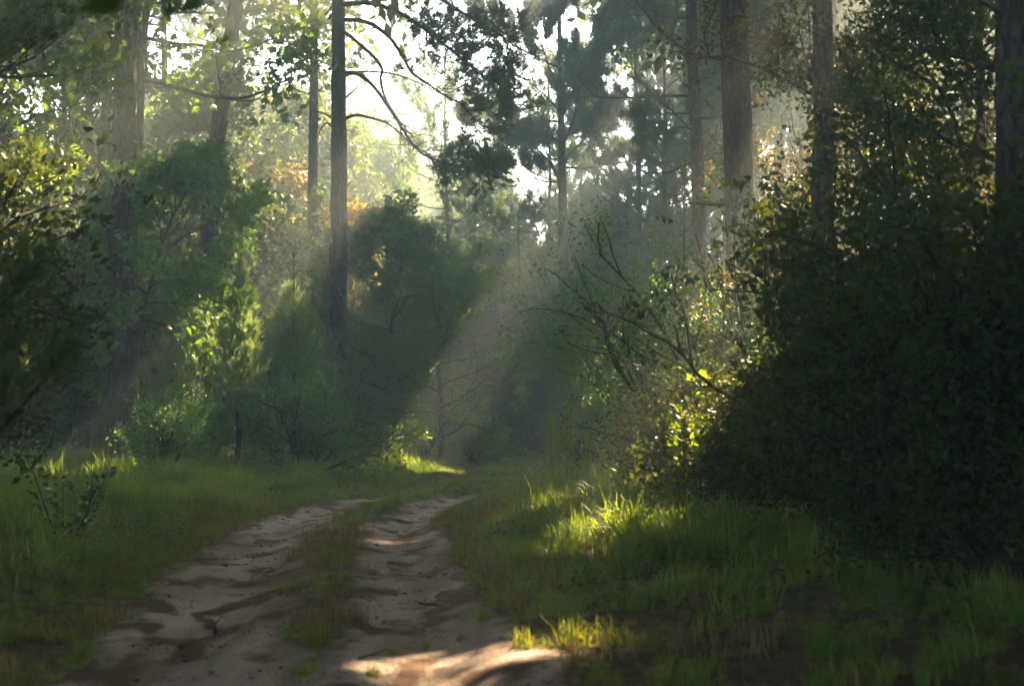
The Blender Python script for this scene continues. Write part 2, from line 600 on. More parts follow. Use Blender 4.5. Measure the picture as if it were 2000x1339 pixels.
def pine(seed, H, r0, hb, R, dens=1.0, tuft=.24, wd=.035, nn=14, mat='needle', top_flat=.5, lean=(0, 0), kind='pine_tree', sides=10, sub=1.0, bare=None, woodmat=None, path=None, gapf=1.0):
    r = np.random.default_rng(seed)
    wood, tw = Tubes(), Tubes()
    n = 16
    zz = np.linspace(0, H, n + 1)
    if path is None:
        wob = np.cumsum(r.normal(0, .05, (n + 1, 2)), 0) * min(1, H / 20)
        wob -= wob[0]
        tp = np.stack([wob[:, 0] + lean[0] * zz, wob[:, 1] + lean[1] * zz, zz], 1)
    else:
        tp = np.stack([np.interp(zz, path[:, 2], path[:, 0]), np.interp(zz, path[:, 2], path[:, 1]), zz], 1)
    rad = r0 * (1 - .8 * (zz / H) ** 1.15) * (1 + .35 * np.exp(-zz / .5))
    # finer rings so the bark outline is uneven
    zf = np.linspace(0, H, max(20, int(H * 2.2)))
    tpf = np.stack([np.interp(zf, zz, tp[:, i]) for i in range(3)], 1)
    wood.add(tpf, np.interp(zf, zz, rad), sides, .10, seed)
    for k in range(7):   # dead stubs below the crown
        z = 2.5 + (hb - 2.5) * r.random()
        a_ = r.random() * 6.28
        p0 = np.array([np.interp(z, zz, tp[:, i]) for i in range(3)])
        pts, de = curve_pts(p0, [math.cos(a_), math.sin(a_), .1 + .4 * r.random()], r0 + .15 + .9 * r.random() ** 2, 4, -.1, .5, r)
        tw.add(pts, np.linspace(.035 * r0 / .25, .010, 5), 5)
    pos, dirs = [], []
    z = hb
    az = r.random() * 6.28
    while z < H * .985:
        f = (z - hb) / max(.1, H - hb)
        prof = (math.sin(math.pi * min(1, f * .62 + .22)) ** .8) * (1 - f ** 3 * (1 - top_flat) * 1.1)
        L = R * prof * (.55 + .6 * r.random()) * (1 if f < .9 else .6)
        az += 2.4 + r.normal() * .35
        p0 = np.array([np.interp(z, zz, tp[:, i]) for i in range(3)])
        el = -.12 + .75 * f + r.normal() * .15
        d0 = np.array([math.cos(az) * math.cos(el), math.sin(az) * math.cos(el), math.sin(el)])
        pts, de = curve_pts(p0, d0, L, 7, .35 + .2 * r.random(), .32, r)
        br = np.interp(z, zz, rad) * .32 * min(1.2, L / R + .2) + .006
        tw.add(pts, np.linspace(br, .012, 8), 5)
        ns = max(2, int(L * 2.1 * sub))
        for k in range(ns):
            t = .28 + .72 * (k + r.random()) / ns
            q = np.array([np.interp(t * 7, np.arange(8), pts[:, i]) for i in range(3)])
            sd = np.cross(de, [0, 0, 1]) * (1 if k % 2 else -1) * (.6 + .5 * r.random()) + de * .8 + np.array([0, 0, .25 + .3 * r.random()])
            l2 = (.28 + .35 * r.random()) * L * (1.15 - t * .6)
            p2, d2 = curve_pts(q, sd, l2, 4, .3, .4, r)
            tw.add(p2, np.linspace(br * .35, .006, 5), 3)
            nt_ = max(2, int(l2 * 6.5 * dens))
            tt = .35 + .65 * r.random(nt_)
            c = np.stack([np.interp(tt * 4, np.arange(5), p2[:, i]) for i in range(3)], 1) + r.normal(0, .07, (nt_, 3))
            pos.append(c)
            dirs.append(np.tile(d2, (nt_, 1)) + r.normal(0, .5, (nt_, 3)) + np.array([0, 0, .35]))
        z += (.16 + .26 * r.random()) * (H - hb) / 9 * 1.15 * gapf
    pos = np.concatenate(pos)
    dirs = np.concatenate(dirs)
    tm = t_tuft(nn, seed, wd)
    V = scatter(tm, pos, dirs, tuft * (.75 + .5 * r.random(len(pos))), r)
    return Proto(kind, wood, tm, V, clumpy(len(pos), r), M[mat], tw, woodmat=woodmat or M['bark_far'])


def fork(tw, p, d, L, rad, depth, r, tips, up=.25, spread=.75, kids=3):
    pts, de = curve_pts(p, d, L, 5, up, .35, r)
    tw.add(pts, np.linspace(rad, rad * .55, 6), 5 if depth > 1 else 3)
    if depth == 0:
        tips.append(pts[2:])
        return
    for k in range(kids):
        t = 1.0 if k == 0 else .35 + .6 * r.random()
        q = np.array([np.interp(t * 5, np.arange(6), pts[:, i]) for i in range(3)])
        nd = de + r.normal(0, spread, 3) * np.array([1, 1, .6])
        fork(tw, q, nd, L * (.5 + .25 * r.random()), rad * (.6 if k == 0 else .45), depth - 1, r, tips, up, spread, kids)


def broadleaf(seed, H, r0, hb, R, nleaf, ls, mat='canopy', shape='leaf', kind='broadleaf_tree', depth=3, nlimb=13, sig=.30, spray=0, droop=0.0, low=-.1, woodmat=None, top=.85, lean=0.0):
    r = np.random.default_rng(seed)
    wood, tw = Tubes(), Tubes()
    zf = np.linspace(0, H * top, 22)
    wob = np.cumsum(r.normal(0, .06, (22, 2)), 0) * min(1, H / 12)
    wob -= wob[0]
    tp = np.stack([wob[:, 0] + lean * zf ** 3 / H ** 2, wob[:, 1], zf], 1)
    rad = r0 * (1 - .75 * zf / (H * top)) * (1 + .4 * np.exp(-zf / .4))
    wood.add(tp, rad, 9, .12, seed)
    tips = []
    az = r.random() * 6.28
    for k in range(nlimb):
        f = (k + r.random()) / nlimb
        z = hb + (H * top - hb) * f
        az += 2.4 + r.normal() * .4
        el = low + 1.1 * f + r.normal() * .12
        p0 = np.array([np.interp(z, zf, tp[:, i]) for i in range(3)])
        d0 = np.array([math.cos(az) * math.cos(el), math.sin(az) * math.cos(el), math.sin(el)])
        prof = math.sin(math.pi * (.28 + .6 * f))
        fork(tw, p0, d0, R * .55 * prof * (.75 + .5 * r.random()), np.interp(z, zf, rad) * .42 + .01, depth, r, tips, up=.25 - droop)
    T = np.concatenate(tips)
    # uneven: some twigs carry many leaves, some none
    wgt = r.random(len(T)) ** 2 + .05
    idx = r.choice(len(T), nleaf, p=wgt / wgt.sum())
    pos = T[idx] + r.normal(0, sig, (nleaf, 3))
    cen = np.array([0, 0, (hb + H) / 2])
    dirs = r.normal(0, .7, (nleaf, 3)) + (pos - cen) / R * .5 + np.array([0, 0, -.25])
    tm = t_star() if shape == 'star' else (t_spray(spray, seed) if spray else t_leaf())
    V = scatter(tm, pos, dirs, ls * (.65 + .7 * r.random(nleaf)), r)
    return Proto(kind, wood, tm, V, clumpy(nleaf, r), M[mat], tw, woodmat=woodmat or M['bark_far'])


def shrub(seed, R, H, nleaf, ls, mat='shrub', spray=6, kind='shrub', stems=9, sig=.16, shape='spray', hollow=.35):
    r = np.random.default_rng(seed)
    wood = Tubes()
    tips = []
    for k in range(stems):
        az = r.random() * 6.28
        el = .55 + .95 * r.random()
        d = np.array([math.cos(az) * math.cos(el), math.sin(az) * math.cos(el), math.sin(el)])
        L = .62 * (R * math.cos(el) + H * math.sin(el)) * (.7 + .4 * r.random())
        fork(wood, np.array([r.normal() * .08 * R, r.normal() * .08 * R, 0]), d, L, .02 + .012 * H, 2, r, tips, up=.1, spread=.65, kids=4)
    T = np.concatenate(tips)
    T = T[T[:, 2] > .04 * H]
    wgt = r.random(len(T)) ** 1.5 + .05
    idx = r.choice(len(T), nleaf, p=wgt / wgt.sum())
    pos = T[idx] + r.normal(0, sig * R, (nleaf, 3))
    pos[:, 2] = np.abs(pos[:, 2]) + .03
    dirs = pos * np.array([1, 1, .6]) / R + r.normal(0, .6, (nleaf, 3)) + np.array([0, 0, .2])
    tm = t_spray(spray, seed) if shape == 'spray' else (t_star() if shape == 'star' else t_leaf())
    V = scatter(tm, pos, dirs, ls * (.65 + .7 * r.random(nleaf)), r)
    return Proto(kind, wood, tm, V, clumpy(nleaf, r), M[mat], wname='stems', lname='foliage', woodmat=M['twig'])


def young_pine(seed, H, R, dens=1.0, mat='young', kind='young_pine', tuft=.26):
    r = np.random.default_rng(seed)
    wood, tw = Tubes(), Tubes()
    zf = np.linspace(0, H, 12)
    tp = np.stack([np.cumsum(r.normal(0, .015, 12)), np.cumsum(r.normal(0, .015, 12)), zf], 1)
    wood.add(tp, np.linspace(.035 + .008 * H, .012, 12), 7)
    pos, dirs = [], []
    z = .12 * H
    az = 0
    while z < H:
        f = z / H
        L = R * (1 - f ** 1.25) * (.7 + .45 * r.random()) + .10
        for k in range(6):
            az += 1.047 + r.normal() * .2
            el = .25 + .65 * f
            d0 = np.array([math.cos(az) * math.cos(el), math.sin(az) * math.cos(el), math.sin(el)])
            p0 = np.array([np.interp(z, zf, tp[:, 0]), np.interp(z, zf, tp[:, 1]), z])
            pts, de = curve_pts(p0, d0, L, 5, .8, .15, r)
            tw.add(pts, np.linspace(.014, .005, 6), 3)
            n = max(4, int(L * 15 * dens))
            tt = .25 + .75 * r.random(n)
            pos.append(np.stack([np.interp(tt * 5, np.arange(6), pts[:, i]) for i in range(3)], 1) + r.normal(0, .03 + .03 * L, (n, 3)))
            dirs.append(np.tile(de, (n, 1)) + r.normal(0, .35, (n, 3)) + np.array([0, 0, .5]))
        z += .23 + .12 * r.random()
    # leader candle
    pos.append(np.stack([np.full(14, tp[-1, 0]), np.full(14, tp[-1, 1]), H - .1 + .4 * np.arange(14) / 14], 1))
    dirs.append(np.tile([0, 0, 1.], (14, 1)) + r.normal(0, .2, (14, 3)))
    pos = np.concatenate(pos)
    dirs = np.concatenate(dirs)
    tm = t_tuft(13, seed, .045, .8)
    V = scatter(tm, pos, dirs, tuft * (.7 + .5 * r.random(len(pos))), r)
    return Proto(kind, wood, tm, V, clumpy(len(pos), r), M[mat], tw, woodmat=M['twig'])


def fennel(seed, H, R, n=380, mat='fennel', kind='dog_fennel', stems=1):
    """tall feathery weed: bare lower stem, plume above"""
    r = np.random.default_rng(seed)
    wood = Tubes()
    pos, dirs = [], []
    for s_ in range(stems):
        b = np.array([r.normal() * .06, r.normal() * .06, 0]) * (stems > 1)
        d = np.array([r.normal() * .08, r.normal() * .08, 1])
        pts, de = curve_pts(b, d, H * (.75 + .25 * r.random()) if s_ else H, 8, .05, .06, r)
        wood.add(pts, np.linspace(.012, .003, 9), 4)
        m = n // stems
        f = .22 + .78 * r.random(m) ** .85
        c = np.stack([np.interp(f * 8, np.arange(9), pts[:, i]) for i in range(3)], 1)
        w_ = R * (1 - ((f - .22) / .78) ** .9) * (.1 + .9 * r.random(m)) + .01
        a = r.random(m) * 6.28
        o = np.stack([np.cos(a) * w_, np.sin(a) * w_, w_ * .9 + .02], 1)
        pos.append(c + o)
        dirs.append(o + np.array([0, 0, .12]) + r.normal(0, .05, (m, 3)))
    pos = np.concatenate(pos)
    dirs = np.concatenate(dirs)
    tm = t_tuft(5, seed, .03, .4)
    V = scatter(tm, pos, dirs, .13 * (.7 + .6 * r.random(len(pos))), r)
    return Proto(kind, wood, tm, V, clumpy(len(pos), r), M[mat], wname='stem', lname='plume', woodmat=M['twig'])


def weed(seed, H, nl=60, ls=.09, mat='shrub', kind='leafy_weed', stems=3, shape='leaf'):
    r = np.random.default_rng(seed)
    wood = Tubes()
    pos, dirs = [], []
    for s_ in range(stems):
        d = np.array([r.normal() * .3, r.normal() * .3, 1])
        pts, de = curve_pts([0, 0, 0], d, H * (.6 + .4 * r.random()), 6, .1, .18, r)
        wood.add(pts, np.linspace(.009, .003, 7), 4)
        m = nl // stems
        f = .15 + .85 * r.random(m)
        c = np.stack([np.interp(f * 6, np.arange(7), pts[:, i]) for i in range(3)], 1)
        a = r.random(m) * 6.28
        o = np.stack([np.cos(a), np.sin(a), .3 * np.ones(m)], 1)
        pos.append(c + o * .05)
        dirs.append(o + r.normal(0, .3, (m, 3)))
    pos = np.concatenate(pos)
    dirs = np.concatenate(dirs)
    tm = t_star() if shape == 'star' else t_leaf(.55)
    V = scatter(tm, pos, dirs, ls * (.6 + .7 * r.random(len(pos))), r)
    return Proto(kind, wood, tm, V, clumpy(len(pos), r), M[mat], wname='stems', lname='foliage', woodmat=M['twig'])


R2 = lambda a, b: a + (b - a) * random.random()
RZ = lambda: random.random() * 6.283

# ------------------------------------------------------------------ the named tall pines
def pixel_path(pts, Y, H):
    """trunk axis through photo pixels at depth Y, relative to its base on the ground; returns base, path"""
    w3 = [P(px, py, Y) for px, py in pts]
    w3.sort(key=lambda p: p[2])
    a = np.array(w3)
    z0 = gz(a[0, 0], Y)
    base = np.array([a[0, 0], Y, z0])
    top = a[-1] + (a[-1] - a[-2]) / (a[-1][2] - a[-2][2]) * (H - a[-1][2])
    a = np.concatenate([[base], a[a[:, 2] > z0 + .3], [top]])
    return base, a - base


def tall(pts, Y, H, r0, hb, R, seed, label, **kw):
    base, path = pixel_path(pts, Y, H)
    kw.setdefault('sides', 18)
    kw.setdefault('woodmat', M['bark'])
    pr = pine(seed, H, r0, hb, R, path=path, **kw)
    return pr.place(base[0], base[1], 0, 1, label, 'pine tree', z=base[2]), base


tallpines = {}
tall([(240, 940), (240, 480), (246, 0)], 33, 25, .36, 13.5, 5, 101, 'thick furrowed pine trunk standing at the left edge behind the grass verge', dens=2)
tall([(172, 900), (172, 600), (176, 0)], 45, 24, .16, 14, 4, 102, 'slim dark pine trunk just left of the thick furrowed pine', dens=1.8)
tall([(372, 930), (425, 265), (461, 0)], 42, 26, .33, 14.5, 5, 103, 'leaning pine trunk tilting right as it rises above the sweetgum', dens=2)
tall([(444, 900), (447, 260), (452, 0)], 60, 25, .22, 16, 4, 104, 'pale straight pine seen directly behind the leaning pine', dens=2)
tall([(470, 900), (470, 280), (474, 0)], 64, 26, .2, 15, 4, 105, 'slender hazy pine just right of the leaning pine', dens=2)
tall([(611, 920), (611, 380), (614, 0)], 50, 25, .25, 13, 4.5, 106, 'straight pine with a short forked limb, left of the taller pair', dens=2)
tall([(375, 880), (375, 200), (372, 60)], 70, 25, .24, 15, 4.5, 108, 'hazy pine trunk in the gap left of the leaning pine', dens=2)
t660, b660 = tall([(655, 930), (662, 400), (660, 0)], 42, 27, .30, 14.3, 5.5, 107, 'tall straight pine with bare arching limbs reaching right over the track', dens=2.4)

# its arching limbs, each a branch of its own, with needle tufts towards the ends
def limb(root, base, pix, Y0_, Y1_, r0, seed, needles=0, tuft=.26, tail=.45, spread=.5):
    r = np.random.default_rng(seed)
    n = len(pix)
    pts = np.array([P(px, py, Y0_ + (Y1_ - Y0_) * i / (n - 1)) for i, (px, py) in enumerate(pix)])
    tt = np.linspace(0, n - 1, n * 4)
    fine = np.stack([np.interp(tt, np.arange(n), pts[:, i]) for i in range(3)], 1)
    k = np.ones(3) / 3
    f2 = fine.copy()
    for i in range(3): f2[1:-1, i] = np.convolve(fine[:, i], k, 'valid')
    tb = Tubes()
    tb.add(f2 - base, np.linspace(r0, .014, len(f2)), 7, .12, seed)
    pos, dirs = [], []
    if needles:
        L = len(f2)
        for j in range(int(needles / 14)):
            i = int(L * (1 - tail) + r.random() * L * tail)
            i = min(i, L - 2)
            d = f2[i + 1] - f2[i]
            d /= np.linalg.norm(d)
            p2, d2 = curve_pts(f2[i], d + r.normal(0, .6, 3) + [0, 0, .1], spread * (.5 + r.random()), 4, .2, .4, r)
            tb.add(p2 - base, np.linspace(.012, .005, 5), 3)
            c = np.stack([np.interp(.3 * 4 + .7 * 4 * r.random(14), np.arange(5), p2[:, q]) for q in range(3)], 1) + r.normal(0, .07, (14, 3))
            pos.append(c - base)
            dirs.append(np.tile(d2, (14, 1)) + r.normal(0, .5, (14, 3)) + [0, 0, .3])
    b = obj('branch', tb.mesh('branch', M['twig']), root)
    if needles:
        pos = np.concatenate(pos)
        dirs = np.concatenate(dirs)
        tm = t_tuft(14, seed, .04)
        kk = gap_mask(pos + base)
        pos, dirs = pos[kk], dirs[kk]
        V = scatter(tm, pos, dirs, tuft * (.75 + .5 * r.random(len(pos))), r)
        o = obj('needles', scattered_mesh('needles', tm, V, clumpy(len(pos), r), M['needle']), b)
        o['kind'] = 'stuff'


for a in [([(674, 36), (700, 36), (730, 45), (762, 70), (786, 105), (803, 140), (835, 160), (870, 185), (905, 200), (940, 250)], 42, 40, .075, 1, 650, .26, .45, .9),
          ([(674, 60), (705, 85), (735, 112), (748, 134), (742, 150), (750, 185), (768, 215), (785, 240), (810, 265)], 42, 41, .06, 2, 300, .26, .35, .8),
          ([(674, 138), (700, 140), (725, 160), (745, 185), (765, 215), (790, 255), (815, 290), (850, 310), (900, 320), (950, 330)], 42, 40, .07, 3, 950, .28, .5, 1.0),
          ([(674, 228), (695, 220), (730, 228), (760, 238), (800, 275), (840, 300)], 42, 41, .055, 4, 400, .27, .5, .8),
          ([(674, 145), (710, 135), (765, 140), (800, 150), (850, 175), (900, 200)], 42, 43, .035, 5, 250, .25, .5, .7),
          ([(672, 190), (690, 175), (700, 166)], 42, 42, .03, 6, 0),
          ([(674, 5), (720, 0), (780, 20), (840, 60), (900, 110), (960, 160), (985, 200)], 42, 39, .085, 7, 900, .3, .6, 1.1),
          ([(674, -40), (740, -60), (820, -30), (900, 20), (970, 60), (1010, 90)], 42, 38, .085, 8, 420, .3, .6, 1.1),
          ([(648, 245), (638, 235), (625, 250), (622, 264)], 42, 43, .03, 9, 0),
          ]:
    limb(t660, b660, *a)
troot, tb_ = tall([(1352, 900), (1368, 480), (1362, 300), (1352, 100), (1350, 0)], 45, 26, .27, 9.5, 5.0, 112, 'grey pine trunk left of the massive right pine, limbs bare against the sky', dens=2.4)
for a in [([(1356, 248), (1330, 245), (1300, 250), (1270, 255)], 45, 44, .04, 21, 260, .24, .5, .6),
          ([(1356, 220), (1320, 218), (1285, 222), (1260, 215)], 45, 44, .035, 22, 300, .24, .5, .6)]:
    limb(troot, tb_, *a)
tall([(1455, 1000), (1448, 470), (1440, 250), (1432, 0)], 27, 25, .33, 12, 5.5, 113, 'massive dark pine trunk rising right of the light beam out of the thicket', dens=2.2, gapf=.8)
tall([(1632, 900), (1630, 160), (1622, 0)], 34, 24, .22, 14, 5.5, 114, 'pale straight pine against the sky gap above the right thicket', dens=2)
tall([(1990, 1200), (1982, 400), (1975, 0)], 15, 22, .2, 7, 4.5, 115, 'black pine trunk at the far right edge of the view', dens=2)

# centre pine, whole tree in view
base, path = pixel_path([(1103, 880), (1100, 440), (1097, 300), (1094, 130), (1092, 20)], 56, 19.5)
pr = pine(201, 19.5, .26, 10.8, 4.6, path=path, dens=8, tuft=.33, wd=.045, sides=14, woodmat=M['bark'], gapf=1.25)
cp = pr.place(base[0], base[1], 0, 1, 'slender open crowned pine standing alone behind the light beam', 'pine tree', z=base[2], gaps=False)
for a in [([(1096, 358), (1082, 330), (1066, 305), (1045, 285), (1020, 262), (1000, 240)], 56, 55, .06, 31, 700, .3, .45, .9),
          ([(1093, 345), (1080, 320), (1070, 300), (1060, 275), (1055, 262)], 56, 57, .045, 32, 300, .3, .4, .7),
          ([(1098, 225), (1080, 200), (1055, 175), (1030, 155), (1010, 145)], 56, 55, .045, 33, 500, .3, .5, .8),
          ([(1098, 225), (1112, 190), (1125, 165), (1150, 140)], 56, 56, .045, 34, 600, .3, .5, .8),
          ([(1102, 320), (1114, 295), (1130, 280), (1165, 250), (1200, 220)], 56, 57, .045, 35, 900, .3, .5, .9),
          ([(1096, 275), (1060, 262), (1030, 262), (1005, 262)], 56, 55, .04, 36, 700, .3, .5, .8),
          ([(1104, 420), (1085, 405), (1060, 395)], 56, 55, .04, 37, 0),
          ([(1104, 440), (1090, 425), (1070, 428), (1040, 420)], 56, 54, .035, 38, 200, .26, .4, .6)]:
    limb(cp, base, *a)

# ------------------------------------------------------------------ prototypes for the woods
PINES = [pine(300 + i, 20 + 2 * (i % 3), .2, 8.5 + (i % 3), 4.2, dens=2.6, tuft=.40, wd=.045, nn=8, sides=7) for i in range(4)]
BROADS = [broadleaf(320 + i, 12 + 1.5 * i, .17, 2.2, 4.2, 3000, .62, 'canopy', spray=6, depth=3, nlimb=14) for i in range(3)]
OLIVES = [broadleaf(330 + i, 11 + 2 * i, .16, 2.0, 3.8, 2600, .60, 'olive', spray=7, depth=3, nlimb=14) for i in range(2)]
CANOPY = [broadleaf(340 + i, 24 + 1.5 * i, .26, 12.5, 7.0, 4600, 1.2, 'canopy', spray=4, depth=3, nlimb=18, sig=.5) for i in range(2)]
SAPL = [pine(350 + i, 9.5 + i, .09, 2.0, 2.1, dens=1.6, tuft=.30, wd=.045, nn=11, sides=6) for i in range(2)]
BUSH = [shrub(360 + i, 1.5, 2.6, 1500, .42, 'shrub') for i in range(3)]
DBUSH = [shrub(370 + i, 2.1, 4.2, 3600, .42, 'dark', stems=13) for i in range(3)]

def put(protos, px, Y, label, cat, s=1.0, group=None, name=None, gaps=True, dx=0):
    x = (px - 1000) / FPX * Y + dx
    pr = protos[int(random.random() * len(protos)) % len(protos)] if isinstance(protos, list) else protos
    return pr.place(x, Y, RZ(), s, label, cat, group, name=name, gaps=gaps)

# far wood closing the view (70 to 130 m)
random.seed(21)
lowmid = lambda px: (.98 if px < 960 else .62) if 660 < px < 1400 else (.9 if px < 660 else .8)
for i in range(30):
    px = -150 + i * 80 + R2(-30, 30)
    Y = R2(84, 104)
    put(PINES, px, Y, 'distant hazy pine in the wall of trees beyond the track', 'pine tree', R2(.85, 1.1) * lowmid(px), 'distant pines closing the view')
for i in range(26):
    px = -100 + i * 88 + R2(-30, 30)
    put(BROADS + OLIVES, px, R2(74, 100), 'distant sunlit broadleaf tree in the wall of trees beyond the track', 'tree', R2(.9, 1.2) * (lowmid(px) + .15), 'distant broadleaf trees closing the view')
for px, Y, s_ in [(400, 64, 1.35), (470, 70, 1.4), (545, 66, 1.3), (700, 74, 1.15), (600, 78, 1.4), (330, 68, 1.4), (770, 84, 1.3), (860, 92, 1.25)]:
    put(BROADS + OLIVES, px, Y, 'sunlit hazy broadleaf tree filling the gaps behind the leaning pine', 'tree', s_, 'sunlit broadleaf trees behind the tall pines')
for i in range(18):
    put(BUSH + DBUSH, 560 + i * 62 + R2(-20, 20), R2(66, 84), 'distant shrub at the foot of the far trees', 'shrub', R2(.9, 1.3), 'distant shrubs under the far trees')
for i in range(22):
    put(PINES, -300 + i * 120 + R2(-50, 50), R2(116, 150), 'distant hazy pine in the wall of trees beyond the track', 'pine tree', R2(.8, .95), 'distant pines closing the view')
# dark stand behind the end of the track
random.seed(14)
for px, Y, s_ in [(850, 52, 1.15), (905, 58, 1.3), (960, 64, 1.35), (1015, 66, 1.3), (1070, 64, 1.35), (1120, 60, 1.3), (1170, 56, 1.2), (1230, 52, 1.2), (800, 56, 1.2), (990, 72, 1.7), (1090, 74, 1.7), (890, 68, 1.7), (1290, 60, 1.5)]:  # dark-leaved shrubs added to fill the shaded void
    put(DBUSH, px, Y, 'dark shrub added to fill the shaded void behind the end of the track', 'shrub', s_, 'evergreen shrubs behind the track')
random.seed(4)
for px, Y, s_ in [(880, 58, .62), (960, 64, .7), (1040, 62, .66), (1120, 66, .72), (1200, 58, .62), (1290, 56, .7), (1000, 72, .85), (1090, 74, .85), (1170, 70, .85), (920, 70, .8), (1250, 66, .8), (830, 56, .6)]:
    put(BROADS, px, Y, 'shadowy broadleaf tree of the stand behind the end of the track', 'tree', s_, 'broadleaf trees behind the end of the track')
for px, Y, s_ in [(1150, 88, 1.1), (1240, 82, 1.1), (1330, 86, 1.15), (1400, 76, 1.05), (700, 84, 1.0), (760, 90, 1.05), (830, 82, .9), (900, 88, .85), (970, 92, .75), (1480, 84, 1.15)]:
    put(PINES, px, Y, 'tall hazy pine whose crown closes the sky right of the open crowned pine', 'pine tree', s_, 'tall pines closing the sky')
for px, Y in [(935, 62), (972, 68), (905, 70), (1150, 72), (1232, 66), (1258, 60), (1210, 80), (1010, 60), (880, 60), (1310, 70), (985, 78), (1075, 66), (1180, 62), (1120, 80)]:
    put(PINES, px, Y, 'thin dark pine of the stand behind the end of the track', 'pine tree', R2(.5, .78), 'pines behind the end of the track')
for px, Y in [(930, 64), (1000, 66), (1060, 68), (1120, 70), (860, 62)]:
    put(SAPL, px, Y, 'dark bushy pine sapling filling the stand behind the track', 'pine sapling', R2(.8, 1.1), 'pine saplings behind the track')
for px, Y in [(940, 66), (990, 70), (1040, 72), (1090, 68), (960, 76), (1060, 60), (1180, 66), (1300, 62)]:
    put(DBUSH, px, Y, 'dark shrub added to fill the shaded void behind the end of the track', 'shrub', R2(.9, 1.3), 'evergreen shrubs behind the track')

# ------------------------------------------------------------------ crowns over the track and around the camera (mostly above the frame), added to block sun and sky
random.seed(8)
for x, y in [(12, 24), (17, 33), (13, 42), (21, 45), (25, 56), (29, 68), (13, 11), (15, 18), (24, 24), (31, 36), (13, 19), (17, 13), (33, 52), (36, 70), (14, 5), (14, -3),
             (-13, 12), (-13, 22), (-11, 3), (-15, 34), (-7, -5), (3, -7), (-17, 6), (-22, 26), (-20, 44), (6, -14), (-14, -8), (-14.5, 15), (-3, -12)]:
    CANOPY[int(random.random() * 2)].place(x, y, RZ(), R2(.92, 1.1), 'tall broadleaf tree added mostly out of view to shade the track', 'tree', 'added shade trees beside the track')

HIGH = [broadleaf(345 + i, 26 + 1.5 * i, .24, 15.5, 8.5, 6200, 1.35, 'canopy', spray=4, depth=3, nlimb=20, sig=.55, low=.0) for i in range(2)]  # higher crowns added to close the canopy against sun and sky
for x, y, s_ in [(7.2, 47, 1.0), (8.5, 38, .95), (6.6, 30, .9), (11.5, 56, 1.22), (4.6, 21, .85), (-11.5, 40, .95), (-13, 52, 1.0), (14, 50, 1), (12.5, 31, .95), (-8.8, 21, .9), (12.5, 66, 1.3), (18, 62, 1.05), (-9.8, 37, .9), (-12, 31, .9), (16, 72, 1.1), (18, 80, 1.1), (24, 88, 1.1), (30, 80, 1.1), (20, 98, 1.15), (34, 94, 1.1), (3, 1.5, .95), (-3.5, 3, .95), (6.5, 8, .95), (-6, 9, .95), (7.5, 15, .95)]:
    HIGH[int(random.random() * 2)].place(x, y, RZ(), s_, 'tall broadleaf tree added mostly out of view to shade the track', 'tree', 'added shade trees beside the track')

# ------------------------------------------------------------------ left side: sweetgum, understory, young pines, shrubs
gum = broadleaf(401, 10.5, .13, 4.4, 3.9, 11000, .25, 'gum', shape='star', depth=3, nlimb=19, sig=.17, lean=.30, droop=.1)
p = P(330, 480, 25)
gum.place(P(236, 900, 34.4)[0], 34.4, 0, .74, 'green sweetgum with broad lobed leaves in front of the furrowed pine', 'tree')
gum2 = broadleaf(402, 13, .18, 4.0, 4.2, 8000, .18, 'gum', shape='star', depth=3, nlimb=16, sig=.24)
gum2.place(-11.2, 27, 1.0, 1.05, 'tall sweetgum filling the upper left corner with sunlit leaves', 'tree')
hang = broadleaf(403, 17, .2, 8.2, 4.4, 6500, .2, 'gum', shape='star', depth=3, nlimb=15, sig=.24)
hang.place(-9.9, 35.5, .5, 1.15, 'sweetgum whose leaves hang over the top between the two pine trunks', 'tree')

yp1 = young_pine(411, 5.6, 1.55, 1.15)
p = P(575, 480, 36)
yp1.place(p[0], 36, .4, 1.0, 'cone shaped young pine with sunlit tip beside the track', 'young pine')
yp2 = young_pine(412, 4.6, 1.35, 1.1)
p = P(470, 600, 33)
yp2.place(p[0], 33, 1.4, 1.0, 'bushy young pine left of the one with the sunlit tip', 'young pine')
yp1.place(P(640, 600, 42)[0], 42, 2.4, .92, 'young pine half hidden right of the one with the sunlit tip', 'young pine')
yp2.place(P(330, 640, 37)[0], 37, 2.9, 1.05, 'shaded young pine right of the furrowed trunk', 'young pine')

und = broadleaf(421, 8.4, .11, .7, 3.4, 4600, .40, 'gum', spray=6, depth=3, nlimb=19, sig=.11, droop=.32, low=.1)
und.place(P(770, 600, 43)[0], 43, 0, .95, 'sunlit layered understory tree left of the light beam', 'tree')
und.place(P(860, 700, 43)[0], 44, 2.2, .78, 'small leafy tree leaning towards the end of the track', 'tree')
und2 = broadleaf(422, 9.5, .12, 1.6, 3.4, 4400, .44, 'olive', spray=6, depth=3, nlimb=18, sig=.13, droop=.25)
und2.place(P(690, 500, 50)[0], 50, 1, .95, 'olive green tree behind the pair of straight pines', 'tree')
und2.place(P(540, 400, 58)[0], 58, 3, 1.25, 'yellow green tree glowing behind the leaning pine', 'tree')
BROADS[0].place(P(790, 400, 66)[0], 66, 3, .8, 'hazy rounded tree under the arching limbs', 'tree')
BROADS[2].place(P(1010, 400, 68)[0], 68, 1, .72, 'hazy tree left of the slender open crowned pine', 'tree')
OLIVES[0].place(P(1240, 400, 66)[0], 66, 1, .9, 'hazy olive tree right of the slender open crowned pine', 'tree')
PINES[0].place(P(1290, 400, 58)[0], 57, 1, .9, 'dense pine crown right of the slender open crowned pine', 'pine tree')
PINES[2].place(P(1200, 400, 60)[0] + 1.5, 64, 2, .95, 'tall pine whose crown closes the top between the two right trunks', 'pine tree')
SAPL[0].place(P(1330, 600, 40)[0], 40, 1, .85, 'soft green pine sapling beside the right thicket', 'pine sapling')
